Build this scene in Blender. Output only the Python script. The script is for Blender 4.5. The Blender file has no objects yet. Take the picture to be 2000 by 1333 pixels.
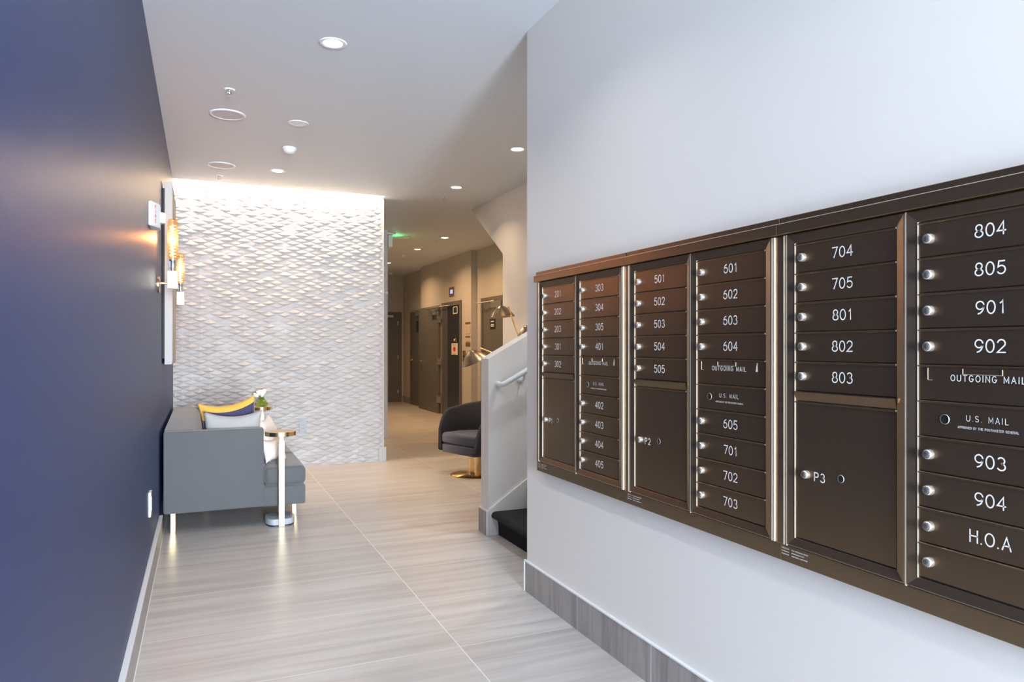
import bpy, bmesh, math, random
from mathutils import Vector, Matrix
PI = math.pi
random.seed(7)
S = bpy.context.scene
COL = S.collection

# ------------------------------------------------------------------ camera
cam_d = bpy.data.cameras.new('camera'); cam = bpy.data.objects.new('camera', cam_d); COL.objects.link(cam)
cam.location = (0, 0, 1.36)
cam.rotation_euler = (PI/2, 0, -math.radians(23.44))
cam_d.sensor_width = 36; cam_d.lens = 1400/2000*36
cam_d.shift_y = 11.5/2000
cam_d.clip_start = .05
S.camera = cam

# ------------------------------------------------------------------ view and world
S.view_settings.view_transform = 'Standard'; S.view_settings.look = 'None'
S.view_settings.gamma = 1; S.view_settings.use_curve_mapping = False
S.view_settings.exposure = 0.12
w = bpy.data.worlds.new('world'); S.world = w; w.use_nodes = True
w.node_tree.nodes['Background'].inputs[0].default_value = (.62, .78, 1, 1)
w.node_tree.nodes['Background'].inputs[1].default_value = 1.0

# ------------------------------------------------------------------ daylight through the glazed entrance behind the camera, plus an added side fill
def area(name, loc, rot, sx, sy, power, color, spread=180):
    d = bpy.data.lights.new(name, 'AREA'); d.shape = 'RECTANGLE'; d.size = sx; d.size_y = sy
    d.energy = power; d.color = color; d.spread = math.radians(spread)
    o = bpy.data.objects.new(name, d); o.location = loc; o.rotation_euler = rot; COL.objects.link(o); return o
DAY = (.80, .89, 1.0)
area('entrance_daylight', (.42, -7.40, 1.45), (PI/2, 0, 0), 1.30, 2.7, 2000, DAY)
area('side_fill_light', (-.26, -3.0, 1.5), (0, -PI/2, 0), 2.5, 2.4, 100, (.76, .88, 1.0))  # added fill with no known window, lifts the near right wall
WARM = (1.0, .72, .46)
COVE = (1.0, .72, .44)
# cove strip light above the textured wall (its lamp body is built further down)
area('cove_light', (.86, 8.325, 3.20), (math.radians(30), 0, 0), 2.16, .03, 74, COVE)

# ------------------------------------------------------------------ materials
def new_mat(name):
    m = bpy.data.materials.new(name); m.use_nodes = True
    nt = m.node_tree; b = nt.nodes['Principled BSDF']; return m, nt, b
def mat(name, col, rough=.5, metal=0, spec=.5, emit=None, estr=0, noise=0, nscale=30, bump=0, stretch=(1,1,1), trans=0, sheen=0, rnoise=0, coat=0):
    m, nt, b = new_mat(name)
    b.inputs['Base Color'].default_value = (*col, 1)
    b.inputs['Roughness'].default_value = rough; b.inputs['Metallic'].default_value = metal
    b.inputs['Specular IOR Level'].default_value = spec
    b.inputs['Transmission Weight'].default_value = trans
    b.inputs['Sheen Weight'].default_value = sheen
    b.inputs['Coat Weight'].default_value = coat
    if emit: b.inputs['Emission Color'].default_value = (*emit, 1); b.inputs['Emission Strength'].default_value = estr
    if noise or bump or rnoise:
        tc = nt.nodes.new('ShaderNodeTexCoord'); mp = nt.nodes.new('ShaderNodeMapping')
        mp.inputs['Scale'].default_value = stretch
        nz = nt.nodes.new('ShaderNodeTexNoise'); nz.inputs['Scale'].default_value = nscale; nz.inputs['Detail'].default_value = 4
        nt.links.new(tc.outputs['Object'], mp.inputs[0]); nt.links.new(mp.outputs[0], nz.inputs[0])
        if noise:
            mx = nt.nodes.new('ShaderNodeMix'); mx.data_type = 'RGBA'
            mx.inputs[6].default_value = (*[c*(1-noise) for c in col], 1); mx.inputs[7].default_value = (*[min(1, c*(1+noise)) for c in col], 1)
            nt.links.new(nz.outputs[0], mx.inputs[0]); nt.links.new(mx.outputs[2], b.inputs['Base Color'])
        if rnoise:
            mr = nt.nodes.new('ShaderNodeMapRange'); mr.inputs[3].default_value = rough-rnoise; mr.inputs[4].default_value = rough+rnoise
            nt.links.new(nz.outputs[0], mr.inputs[0]); nt.links.new(mr.outputs[0], b.inputs['Roughness'])
        if bump:
            bp = nt.nodes.new('ShaderNodeBump'); bp.inputs['Strength'].default_value = bump; bp.inputs['Distance'].default_value = .002
            nt.links.new(nz.outputs[0], bp.inputs['Height']); nt.links.new(bp.outputs[0], b.inputs['Normal'])
    return m

def tile_mat(name, base, dark, grout, floor=True):
    """long stone-look tiles; streaks run along X (floor) or Z (skirting), joints on a grid"""
    m, nt, b = new_mat(name); N = nt.nodes; L = nt.links
    tc = N.new('ShaderNodeTexCoord'); sp = N.new('ShaderNodeSeparateXYZ'); L.new(tc.outputs['Object'], sp.inputs[0])
    def mth(op, a, c=None, cl=False):
        n = N.new('ShaderNodeMath'); n.operation = op; n.use_clamp = cl
        for k, v in enumerate((a, c)):
            if v is None: continue
            if isinstance(v, (int, float)): n.inputs[k].default_value = v
            else: L.new(v, n.inputs[k])
        return n.outputs[0]
    if floor:
        tx = mth('DIVIDE', mth('SUBTRACT', sp.outputs[0], -.252), 1.328); ty = mth('DIVIDE', mth('SUBTRACT', sp.outputs[1], 3.687-6.11), .611)
    else:
        tx = mth('MULTIPLY', sp.outputs[2], 0.0); ty = mth('DIVIDE', mth('SUBTRACT', sp.outputs[1], 3.027-6.11), .611)
    ix = mth('FLOOR', tx); iy = mth('FLOOR', ty); fx = mth('FRACT', tx); fy = mth('FRACT', ty)
    def edge(fr, size, wd): return mth('LESS_THAN', mth('MULTIPLY', mth('MINIMUM', fr, mth('SUBTRACT', 1.0, fr)), size), wd)
    if floor: joint = mth('MAXIMUM', edge(fx, 1.328, .0024), edge(fy, .611, .0017))
    else: joint = edge(fy, .611, .002)
    cmb = N.new('ShaderNodeCombineXYZ')
    shift = mth('ADD', mth('MULTIPLY', ix, 7.31), mth('MULTIPLY', iy, 3.77))
    if floor:
        L.new(mth('ADD', mth('MULTIPLY', sp.outputs[0], .55), shift), cmb.inputs[0]); L.new(mth('MULTIPLY', sp.outputs[1], 9.0), cmb.inputs[1]); L.new(shift, cmb.inputs[2])
    else:
        L.new(mth('ADD', mth('MULTIPLY', sp.outputs[2], 1.2), shift), cmb.inputs[0]); L.new(mth('MULTIPLY', sp.outputs[1], 14.0), cmb.inputs[1]); L.new(shift, cmb.inputs[2])
    nz = N.new('ShaderNodeTexNoise'); nz.inputs['Scale'].default_value = 1.6; nz.inputs['Detail'].default_value = 9; nz.inputs['Roughness'].default_value = .62; nz.inputs['Distortion'].default_value = .35
    L.new(cmb.outputs[0], nz.inputs[0])
    cr = N.new('ShaderNodeValToRGB'); cr.color_ramp.elements[0].position = .34; cr.color_ramp.elements[1].position = .6
    cr.color_ramp.elements[0].color = (*dark, 1); cr.color_ramp.elements[1].color = (*base, 1)
    L.new(nz.outputs[0], cr.inputs[0])
    wn = N.new('ShaderNodeTexWhiteNoise'); wn.noise_dimensions = '1D'; L.new(shift, wn.inputs['W'])
    hv = N.new('ShaderNodeHueSaturation'); L.new(cr.outputs[0], hv.inputs['Color'])
    mr = N.new('ShaderNodeMapRange'); mr.inputs[3].default_value = .94; mr.inputs[4].default_value = 1.05; L.new(wn.outputs[0], mr.inputs[0]); L.new(mr.outputs[0], hv.inputs['Value'])
    mx = N.new('ShaderNodeMix'); mx.data_type = 'RGBA'; L.new(joint, mx.inputs[0]); L.new(hv.outputs[0], mx.inputs[6]); mx.inputs[7].default_value = (*grout, 1)
    L.new(mx.outputs[2], b.inputs['Base Color'])
    r = N.new('ShaderNodeMapRange'); r.inputs[3].default_value = .22; r.inputs[4].default_value = .42; L.new(nz.outputs[0], r.inputs[0]); L.new(r.outputs[0], b.inputs['Roughness'])
    bp = N.new('ShaderNodeBump'); bp.inputs['Strength'].default_value = .25; bp.inputs['Distance'].default_value = .002; bp.invert = True
    L.new(joint, bp.inputs['Height']); L.new(bp.outputs[0], b.inputs['Normal'])
    return m

M = {}
M['paint'] = mat('pale_grey_paint', (.81, .785, .74), .55, bump=.05, nscale=220)
M['ceil'] = mat('ceiling_paint', (.70, .755, .81), .6, bump=.04, nscale=200)
M['navy'] = mat('navy_paint', (.015, .034, .118), .40, spec=.2, bump=.05, nscale=160)
M['tan'] = mat('warm_grey_paint', (.52, .50, .47), .55, bump=.05, nscale=220)
M['floor'] = tile_mat('floor_tile', (.56, .54, .52), (.42, .395, .37), (.78, .77, .75))
M['skirt'] = tile_mat('skirting_tile', (.36, .335, .32), (.22, .205, .20), (.70, .70, .70), floor=False)
M['white'] = mat('white_plastic', (.80, .82, .84), .4)
M['grille'] = mat('speaker_grille', (.64, .64, .69), .6)
M['grout'] = mat('white_edge_trim', (.78, .79, .80), .35)
M['relief'] = mat('white_relief_tile', (.42, .41, .405), .42, spec=.4)
M['bronze'] = mat('brushed_bronze', (.25, .172, .103), .34, metal=.92, rnoise=.03, nscale=9, stretch=(1, 1, 60), noise=.07)
M['bronze_v'] = mat('bronze_upright', (.27, .19, .115), .31, metal=.9)
M['champ'] = mat('champagne_edge', (.90, .80, .62), .35, metal=.45)
M['black'] = mat('dark_gap', (.006, .006, .007), .6)
M['nickel'] = mat('nickel', (.72, .68, .62), .27, metal=.85)
M['lockface'] = mat('lock_face', (.30, .29, .28), .35, metal=.8)
M['ink'] = mat('engraved_fill', (.92, .90, .86), .5)
M['brass'] = mat('brass', (.90, .66, .33), .20, metal=1)
M['satin_brass'] = mat('satin_brass', (.62, .53, .37), .35, metal=.8)
M['lampshade'] = mat('antique_bronze', (.30, .235, .165), .3, metal=1, rnoise=.05, nscale=60)
M['sofa'] = mat('slate_fabric', (.092, .096, .10), .85, sheen=.35, noise=.12, nscale=380, bump=.25)
M['velvet'] = mat('navy_velvet', (.007, .009, .018), .7, sheen=.1, noise=.3, nscale=8)
M['velvet_seat'] = mat('blue_grey_velvet', (.04, .046, .085), .7, sheen=.35, noise=.2, nscale=6)
M['pil_grey'] = mat('pale_blue_grey_fabric', (.38, .375, .36), .85, sheen=.3, noise=.1, nscale=200, bump=.2)
M['pil_white'] = mat('cream_fabric', (.78, .70, .64), .85, sheen=.3, noise=.08, nscale=200, bump=.2)
M['pil_navy'] = mat('indigo_fabric', (.045, .042, .10), .85, sheen=.3, bump=.2, nscale=200)
M['pil_blue'] = mat('deep_blue_fabric', (.018, .04, .12), .85, sheen=.3, bump=.2, nscale=200)
M['pil_gold'] = mat('mustard_fabric', (.78, .42, .06), .8, sheen=.2, bump=.2, nscale=200)
M['inlay'] = mat('brushed_top', (.62, .50, .38), .42, metal=.4)
M['outlet'] = mat('grey_plastic', (.33, .35, .38), .45)
M['stone'] = mat('grey_stone', (.34, .38, .42), .4, noise=.25, nscale=18)
M['rubber'] = mat('black_rubber', (.01, .01, .012), .5)
M['carpet'] = mat('black_carpet', (.012, .012, .014), .95, bump=1, nscale=420, noise=.5)
M['doorgrey'] = mat('dark_grey_door_paint', (.125, .125, .12), .42, bump=.04, nscale=160)
M['frame'] = mat('door_frame_paint', (.14, .13, .12), .4)
M['steel'] = mat('brushed_steel', (.62, .64, .66), .32, metal=.95)
M['cabin'] = mat('dark_lift_opening', (.028, .034, .05), .35, metal=.3)  # dark colour stands in for the unlit lift interior
M['jamb'] = mat('grey_steel_jamb', (.11, .115, .125), .4, metal=.3)
M['led'] = mat('lit_lamp', (1, .9, .8), .5, emit=(1.0, .86, .66), estr=14)
M['led_cool'] = mat('lit_lamp_white', (1, .95, .9), .5, emit=(1.0, .93, .82), estr=14)
M['led_off'] = mat('unlit_lens', (.8, .86, .9), .3)
M['cove_led'] = mat('cove_led', (1, .9, .8), .5, emit=COVE, estr=9)
M['filament'] = mat('filament', (1, .7, .4), .5, emit=(1.0, .58, .26), estr=11)
M['amber'] = mat('amber_glass', (1.0, .80, .55), .03, trans=1.0)
_m = M['amber']; _n = _m.node_tree; _n.nodes.clear()
_o = _n.nodes.new('ShaderNodeOutputMaterial'); _t = _n.nodes.new('ShaderNodeBsdfTransparent'); _t.inputs[0].default_value = (1, .90, .76, 1)
_g = _n.nodes.new('ShaderNodeBsdfGlossy'); _g.inputs['Roughness'].default_value = .08
_l = _n.nodes.new('ShaderNodeBsdfTranslucent'); _l.inputs[0].default_value = (1, .75, .5, 1)
_a = _n.nodes.new('ShaderNodeMixShader'); _a.inputs[0].default_value = .04; _b = _n.nodes.new('ShaderNodeMixShader'); _b.inputs[0].default_value = .06
_n.links.new(_t.outputs[0], _a.inputs[1]); _n.links.new(_l.outputs[0], _a.inputs[2]); _n.links.new(_a.outputs[0], _b.inputs[1]); _n.links.new(_g.outputs[0], _b.inputs[2]); _n.links.new(_b.outputs[0], _o.inputs[0])
M['green_glass'] = mat('green_glass', (.42, .55, .12), .04, trans=.85)
M['leaf'] = mat('stem_green', (.16, .30, .06), .6)
M['petal'] = mat('white_petal', (.90, .88, .84), .6)
M['canvas'] = mat('canvas_side', (.44, .44, .42), .7, noise=.05, nscale=60)
M['canvas_front'] = mat('canvas_front', (.55, .50, .44), .7, noise=.3, nscale=4)
M['red'] = mat('red_print', (.65, .04, .03), .5)
M['screen'] = mat('lit_display', (.05, .05, .3), .4, emit=(.18, .22, 1.0), estr=2.5)
M['exit'] = mat('green_lit_sign', (.1, .5, .2), .5, emit=(.08, .9, .25), estr=3.0)
M['signdark'] = mat('sign_plate_dark', (.02, .03, .045), .4)
M['signbrown'] = mat('sign_plate_brown', (.16, .10, .06), .4)
M['signpale'] = mat('sign_plate_pale', (.55, .46, .36), .5)
M['paper'] = mat('notice_paper', (.72, .70, .66), .6)
M['blueplastic'] = mat('dark_blue_socket', (.02, .05, .22), .3)

# ------------------------------------------------------------------ helpers
ORIG = {}
def O(o): return ORIG.get(o.name, Vector((0, 0, 0)))
def empty(name, loc, label, cat, group=None, kind=None):
    o = bpy.data.objects.new(name, None); COL.objects.link(o); o.location = loc; o.empty_display_size = .05
    ORIG[o.name] = Vector(loc)
    tag(o, label, cat, group, kind); return o
def tag(o, label=None, cat=None, group=None, kind=None):
    if label: o['label'] = label
    if cat: o['category'] = cat
    if group: o['group'] = group
    if kind: o['kind'] = kind
    return o
def obj(name, bm, mats, parent=None, smooth=None, label=None):
    if not isinstance(mats, (list, tuple)): mats = [mats]
    me = bpy.data.meshes.new(name)
    bmesh.ops.recalc_face_normals(bm, faces=bm.faces)
    org = None
    if parent is not None:
        org = O(parent); bmesh.ops.translate(bm, verts=bm.verts, vec=-org)
    bm.to_mesh(me); bm.free()
    for m in mats: me.materials.append(M[m])
    o = bpy.data.objects.new(name, me); COL.objects.link(o)
    if smooth is not None:
        me.shade_smooth() if smooth == 0 else me.set_sharp_from_angle(angle=math.radians(smooth))
        if smooth:
            for p in me.polygons: p.use_smooth = True
            me.set_sharp_from_angle(angle=math.radians(smooth))
    if parent is not None: o.parent = parent; ORIG[o.name] = org
    if label: o['label'] = label
    return o
def struct(name, bm, mats, **k):
    o = obj(name, bm, mats, **k)
    if o.parent is None: o['kind'] = 'structure'
    return o
def copy_tree(src, loc=None, parent=None):
    c = src.copy(); COL.objects.link(c)
    if parent is not None: c.parent = parent
    if loc is not None: c.location = loc; ORIG[c.name] = Vector(loc)
    for ch in list(src.children): copy_tree(ch, None, c)
    return c
def box(bm, a, b, bev=0, seg=2, mi=0):
    x0, y0, z0 = [min(p, q) for p, q in zip(a, b)]; x1, y1, z1 = [max(p, q) for p, q in zip(a, b)]
    vs = [bm.verts.new(p) for p in ((x0,y0,z0),(x1,y0,z0),(x1,y1,z0),(x0,y1,z0),(x0,y0,z1),(x1,y0,z1),(x1,y1,z1),(x0,y1,z1))]
    fs = [bm.faces.new([vs[i] for i in f]) for f in ((0,3,2,1),(4,5,6,7),(0,1,5,4),(1,2,6,5),(2,3,7,6),(3,0,4,7))]
    for f in fs: f.material_index = mi
    if bev:
        es = list({e for f in fs for e in f.edges})
        r = bmesh.ops.bevel(bm, geom=es, offset=bev, segments=seg, profile=.5, affect='EDGES')
        for f in r['faces']: f.material_index = mi
    return vs
def B(a, b, bev=0, seg=2):
    bm = bmesh.new(); box(bm, a, b, bev, seg); return bm
def prism(bm, pts, axis, lo, hi, mi=0):
    """polygon pts (2D) extruded along axis 0/1/2 from lo to hi"""
    def P(p, h):
        q = [p[0], p[1]]; q.insert(axis, h); return q
    a = [bm.verts.new(P(p, lo)) for p in pts]; b = [bm.verts.new(P(p, hi)) for p in pts]
    n = len(pts); fs = [bm.faces.new(a), bm.faces.new(b[::-1])]
    for i in range(n): fs.append(bm.faces.new((a[i], a[(i+1) % n], b[(i+1) % n], b[i])))
    for f in fs: f.material_index = mi
    return a+b
def lathe(bm, prof, c=(0,0,0), n=32, mi=0, M4=None, cap=True):
    """profile (r,h) around Z, optional matrix"""
    rings = []
    for r, h in prof:
        rings.append([bm.verts.new((r*math.cos(2*PI*k/n), r*math.sin(2*PI*k/n), h)) for k in range(n)])
    allv = [v for q in rings for v in q]
    for i in range(len(rings)-1):
        for k in range(n):
            f = bm.faces.new((rings[i][k], rings[i][(k+1) % n], rings[i+1][(k+1) % n], rings[i+1][k])); f.material_index = mi
    if cap:
        for q in (rings[0], rings[-1]):
            f = bm.faces.new(q); f.material_index = mi
    T = Matrix.Translation(Vector(c)) @ (M4 or Matrix.Identity(4))
    bmesh.ops.transform(bm, matrix=T, verts=allv)
    return allv
def tube(bm, pts, r, n=12, mi=0):
    pts = [Vector(p) for p in pts]; rings = []
    for i, p in enumerate(pts):
        d = (pts[min(i+1, len(pts)-1)] - pts[max(i-1, 0)]).normalized()
        up = Vector((0, 0, 1)) if abs(d.z) < .95 else Vector((1, 0, 0))
        a = d.cross(up).normalized(); b = d.cross(a)
        rr = r[i] if isinstance(r, (list, tuple)) else r
        rings.append([bm.verts.new(p + a*rr*math.cos(2*PI*k/n) + b*rr*math.sin(2*PI*k/n)) for k in range(n)])
    for i in range(len(rings)-1):
        for k in range(n):
            bm.faces.new((rings[i][k], rings[i][(k+1) % n], rings[i+1][(k+1) % n], rings[i+1][k])).material_index = mi
    bm.faces.new(rings[0]).material_index = mi; bm.faces.new(rings[-1]).material_index = mi
RX = lambda a: Matrix.Rotation(math.radians(a), 4, 'X')
RY = lambda a: Matrix.Rotation(math.radians(a), 4, 'Y')
RZ = lambda a: Matrix.Rotation(math.radians(a), 4, 'Z')

# stroke lettering -------------------------------------------------
def arc(cx, cy, rx, ry, a0, a1, n=14):
    return [(cx+rx*math.cos(math.radians(a0+(a1-a0)*k/n)), cy+ry*math.sin(math.radians(a0+(a1-a0)*k/n))) for k in range(n+1)]
six = [arc(.31, .32, .31, .32, 0, 360, 20), [(.0, .33), (.03, .55), (.12, .78), (.27, .93), (.46, 1)]]
GL = {
 '0': [arc(.31, .5, .31, .5, 0, 360, 24)], '1': [[(.14, .80), (.30, .90), (.34, 1), (.34, 0)]],
 '2': [arc(.31, .70, .29, .30, 165, -35)+[(0, 0), (.62, 0)]],
 '3': [arc(.30, .75, .26, .25, 150, -80), arc(.30, .27, .31, .27, 85, -150)],
 '4': [[(.47, 0), (.47, 1), (0, .3), (.65, .3)]], '5': [[(.56, 1), (.12, 1), (.06, .54)]+arc(.30, .32, .31, .32, 128, -150)],
 '6': six, '7': [[(0, 1), (.62, 1), (.2, 0)]],
 '8': [arc(.31, .75, .25, .25, 0, 360, 20), arc(.31, .255, .31, .255, 0, 360, 20)],
 '9': [[(.62-x, 1-y) for x, y in s] for s in six],
 'A': [[(0, 0), (.33, 1), (.66, 0)], [(.12, .34), (.54, .34)]], 'B': [[(0, 0), (0, 1), (.35, 1)]+arc(.35, .76, .2, .24, 90, -90, 8)+[(0, .52)], [(.35, .52)]+arc(.36, .26, .24, .26, 90, -90, 8)+[(0, 0)]],
 'D': [[(0, 0), (0, 1), (.2, 1)]+arc(.22, .5, .38, .5, 90, -90)+[(0, 0)]], 'E': [[(.55, 1), (0, 1), (0, 0), (.55, 0)], [(0, .52), (.45, .52)]],
 'G': [arc(.33, .5, .33, .5, 45, 340, 18)+[(.65, .45), (.36, .45)]], 'H': [[(0, 0), (0, 1)], [(.6, 0), (.6, 1)], [(0, .52), (.6, .52)]],
 'I': [[(.05, 0), (.05, 1)]], 'L': [[(0, 1), (0, 0), (.5, 0)]], 'M': [[(0, 0), (0, 1), (.35, .2), (.7, 1), (.7, 0)]],
 'N': [[(0, 0), (0, 1), (.6, 0), (.6, 1)]], 'O': [arc(.35, .5, .35, .5, 0, 360, 24)], 'P': [[(0, 0), (0, 1), (.35, 1)]+arc(.35, .74, .23, .26, 90, -90, 8)+[(0, .48)]],
 'R': [[(0, 0), (0, 1), (.35, 1)]+arc(.35, .74, .23, .26, 90, -90, 8)+[(0, .48)], [(.3, .48), (.6, 0)]],
 'S': [arc(.28, .75, .26, .25, 30, 270, 10)+arc(.28, .25, .28, .25, 90, -150, 10)], 'T': [[(0, 1), (.6, 1)], [(.3, 1), (.3, 0)]],
 'U': [[(0, 1), (0, .3)]+arc(.3, .3, .3, .3, 180, 360, 10)+[(.6, 1)]], 'V': [[(0, 1), (.3, 0), (.6, 1)]], 'Y': [[(0, 1), (.3, .5), (.6, 1)], [(.3, .5), (.3, 0)]],
 'F': [[(.55, 1), (0, 1), (0, 0)], [(0, .52), (.45, .52)]], '.': [[(.03, 0), (.03, .05)]], ' ': []}
GW = {'1': .45, 'I': .12, '.': .10, ' ': .35, 'M': .72, 'O': .7, 'G': .68, 'A': .66}
def text_strokes(txt, h, sp=.2, xs=1.0):
    x = 0; out = []
    for ch in txt:
        for s in GL[ch]: out.append([((x+a*xs)*h, b*h) for a, b in s])
        x += GW.get(ch, .62)*xs+sp
    W = (x-sp)*h
    return [[(a-W/2, b-h/2) for a, b in s] for s in out]
def ribbon(bm, strokes, wd, P, mi=0):
    """each stroke is one strip with mitred joints, so no faces overlap inside a stroke"""
    for s in strokes:
        s = [p for i, p in enumerate(s) if i == 0 or math.dist(p, s[i-1]) > 1e-7]
        closed = math.dist(s[0], s[-1]) < 1e-6 and len(s) > 4
        if closed: s = s[:-1]
        n = len(s); rail = []
        for i in range(n):
            a = s[(i-1) % n] if (closed or i > 0) else None; b = s[(i+1) % n] if (closed or i < n-1) else None
            d = []
            if a: L = math.dist(a, s[i]); d.append(((s[i][0]-a[0])/L, (s[i][1]-a[1])/L))
            if b: L = math.dist(b, s[i]); d.append(((b[0]-s[i][0])/L, (b[1]-s[i][1])/L))
            tx, ty = sum(q[0] for q in d), sum(q[1] for q in d); L = math.hypot(tx, ty) or 1; tx, ty = tx/L, ty/L
            k = wd/2/max(.45, (tx*d[0][0]+ty*d[0][1])); e = 0 if (a and b) else wd*.3*(1 if a else -1)
            rail.append([bm.verts.new(P(s[i][0]+tx*e-ty*k, s[i][1]+ty*e+tx*k)), bm.verts.new(P(s[i][0]+tx*e+ty*k, s[i][1]+ty*e-tx*k))])
        for i in range(n if closed else n-1):
            q, t = rail[i], rail[(i+1) % n]
            bm.faces.new((q[0], q[1], t[1], t[0])).material_index = mi

# ------------------------------------------------------------------ room shell
CZ = 3.12; XL = -.275; XR = 1.668; YE = 3.635; XS = 3.18; YF = 8.44
struct('floor', B((-1.0, -7.8, -.10), (6.0, 18.0, 0)), 'floor')
bm = bmesh.new()   # ceiling, with the recessed light slot in front of the textured wall
box(bm, (-.6, -7.8, CZ), (XR+.3, 8.27, 3.50))
box(bm, (XR+.3, -7.8, CZ), (6.0, 18.0, 3.50))
box(bm, (-.6, 8.27, 3.36), (XR+.3, 8.9, 3.50))
struct('ceiling', bm, 'ceil')
bm = bmesh.new()   # the navy wall; behind the camera an added, unseen opening for the side fill
box(bm, (XL-.15, -1.8, 0), (XL, 8.9, 3.36)); box(bm, (XL-.15, -7.8, 0), (XL, -4.2, 3.36)); box(bm, (XL-.15, -4.2, 2.75), (XL, -1.8, 3.36)); box(bm, (XL-.15, -4.2, 0), (XL, -1.8, .25))
struct('wall_left', bm, 'navy')
struct('wall_right', B((XR, -7.8, 0), (XS+.12, YE, CZ)), 'paint')
bm = bmesh.new()
prism(bm, [(YE, 0), (7.60, 0), (7.60, 2.431), (8.66, CZ), (YE, CZ)], 0, XS, XS+.12)
box(bm, (XS+.12, 7.48, 0), (4.6, 7.60, 2.43))
prism(bm, [(7.48, 2.431), (7.60, 2.431), (8.66, CZ), (8.52, CZ)], 0, XS+.12, 4.6)
struct('wall_stair', bm, 'paint')
# entrance wall behind the camera with its glazed opening
bm = bmesh.new()
box(bm, (XL, -7.65, 0), (-.23, -7.5, CZ)); box(bm, (1.10, -7.65, 0), (XR, -7.5, CZ)); box(bm, (-.23, -7.65, 2.85), (1.10, -7.5, CZ))
struct('wall_back', bm, 'paint')
# feature wall body and the corridor corner behind it
bm = bmesh.new(); box(bm, (XL, YF+.02, 0), (1.99, YF+.16, 3.36)); struct('wall_feature', bm, 'relief')
bm = bmesh.new()
box(bm, (1.85, YF+.16, 0), (1.97, 10.62, CZ)); box(bm, (1.85, 10.62, 0), (2.57, 10.74, CZ)); box(bm, (2.45, 10.74, 0), (2.57, 17.4, CZ))
struct('wall_corridor', bm, 'tan')
bm = bmesh.new()   # lift and store side of the corridor, with the shallow jogs in plan
prism(bm, [(4.60, 7.60), (5.2, 7.60), (5.2, 18), (4.60, 18), (4.60, 15.45), (4.49, 15.45), (4.49, 12.22), (4.60, 12.22)], 2, 0, CZ)
hall = struct('wall_lift', bm, 'tan')
struct('wall_end', B((2.45, 17.4, 0), (4.6, 17.55, CZ)), 'tan')

# relief of the textured wall: staggered diamonds folded to a low off-centre peak
def relief(x0, x1, z0, z1, yb):
    bm = bmesh.new(); wd, ht = .176, .065
    V = {}
    def vert(i, j):
        k = (i, j)
        if k not in V:
            x = x0+i*wd/2; z = z0+j*ht/2
            r = random.Random(i*911+j*37)
            V[k] = bm.verts.new((min(max(x+r.uniform(-.012, .012), x0), x1), yb-r.uniform(0, .003), min(max(z+r.uniform(-.005, .005), z0), z1)))
        return V[k]
    nj = int((z1-z0)/(ht/2))+2; ni = int((x1-x0)/(wd/2))+2
    for j in range(0, nj):
        for i in range(0, ni):
            if (i+j) % 2: continue
            c = [vert(i-1, j), vert(i, j+1), vert(i+1, j), vert(i, j-1)]
            r = random.Random(i*131+j*7919)
            x = x0+i*wd/2+r.uniform(-.03, .03); z = z0+j*ht/2-ht*r.uniform(.06, .20)
            if x <= x0 or x >= x1 or z <= z0 or z >= z1:
                x = min(max(x, x0), x1); z = min(max(z, z0), z1)
            p = bm.verts.new((x, yb-r.uniform(.005, .019), z))
            for a in range(4):
                try: bm.faces.new((c[a], c[(a+1) % 4], p))
                except ValueError: pass
    bmesh.ops.dissolve_degenerate(bm, dist=1e-5, edges=bm.edges)
    # side returns so that the panel has thickness
    box(bm, (x0, yb+.001, z0), (x1, YF+.021, z1))
    return bm
struct('wall_feature_relief', relief(XL, 1.975, 0, 3.36, YF), 'relief')
bpy.data.objects['wall_feature_relief'].parent = bpy.data.objects['wall_feature']
bpy.data.objects['wall_feature_relief'].name = 'relief_tiles'
if 'kind' in bpy.data.objects['relief_tiles']: del bpy.data.objects['relief_tiles']['kind']
struct('trim_1', B((1.93, YF-.022, 0), (2.02, YF+.17, .17), .002), 'relief')
struct('trim_2', B((1.972, YF-.012, .17), (1.995, YF+.165, CZ), .001), 'relief')

# skirtings
def skirting(name, a, b, cap_a, cap_b):
    o = struct(name, B(a, b), 'skirt')
    obj('edge_trim', B(cap_a, cap_b, .0015, 1), 'grout', o)
    return o
skirting('baseboard_left', (XL, -7.5, 0), (-.2535, 5.70, .148), (XL, -7.5, .148), (-.2515, 5.70, .156))
sk = skirting('baseboard_right', (XR-.013, -7.5, 0), (XR, YE+.013, .163), (XR-.015, -7.5, .163), (XR, YE+.015, .172))
obj('edge_trim', B((XR-.0155, YE+.004, 0), (XR, YE+.016, .163), .001, 1), 'grout', sk)
# knee wall beside the stair, sloping up to the right
KY0, KY1 = 4.81, 4.955
bm = bmesh.new(); prism(bm, [(1.900, 0), (XS, 0), (XS, 1.974), (1.900, 1.274)], 1, KY0, KY1)
struct('wall_knee', bm, 'paint')
bm = bmesh.new(); box(bm, (1.884, KY0+.0, 0), (1.900, KY1+.012, .172)); o = struct('baseboard_stair', bm, 'skirt')
obj('edge_trim', B((1.882, KY0-.004, .172), (1.902, KY1+.013, .18), .001, 1), 'grout', o)
obj('edge_trim', B((1.882, KY0-.006, 0), (1.900, KY0+.001, .172), .001, 1), 'grout', o)
bm = bmesh.new(); prism(bm, [(1.905, 0), (1.96, 0), (XS, .62), (XS, 1.05), (1.93, .205), (1.905, .19)], 1, KY0-.014, KY0)
struct('trim_3', bm, 'paint')

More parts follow.
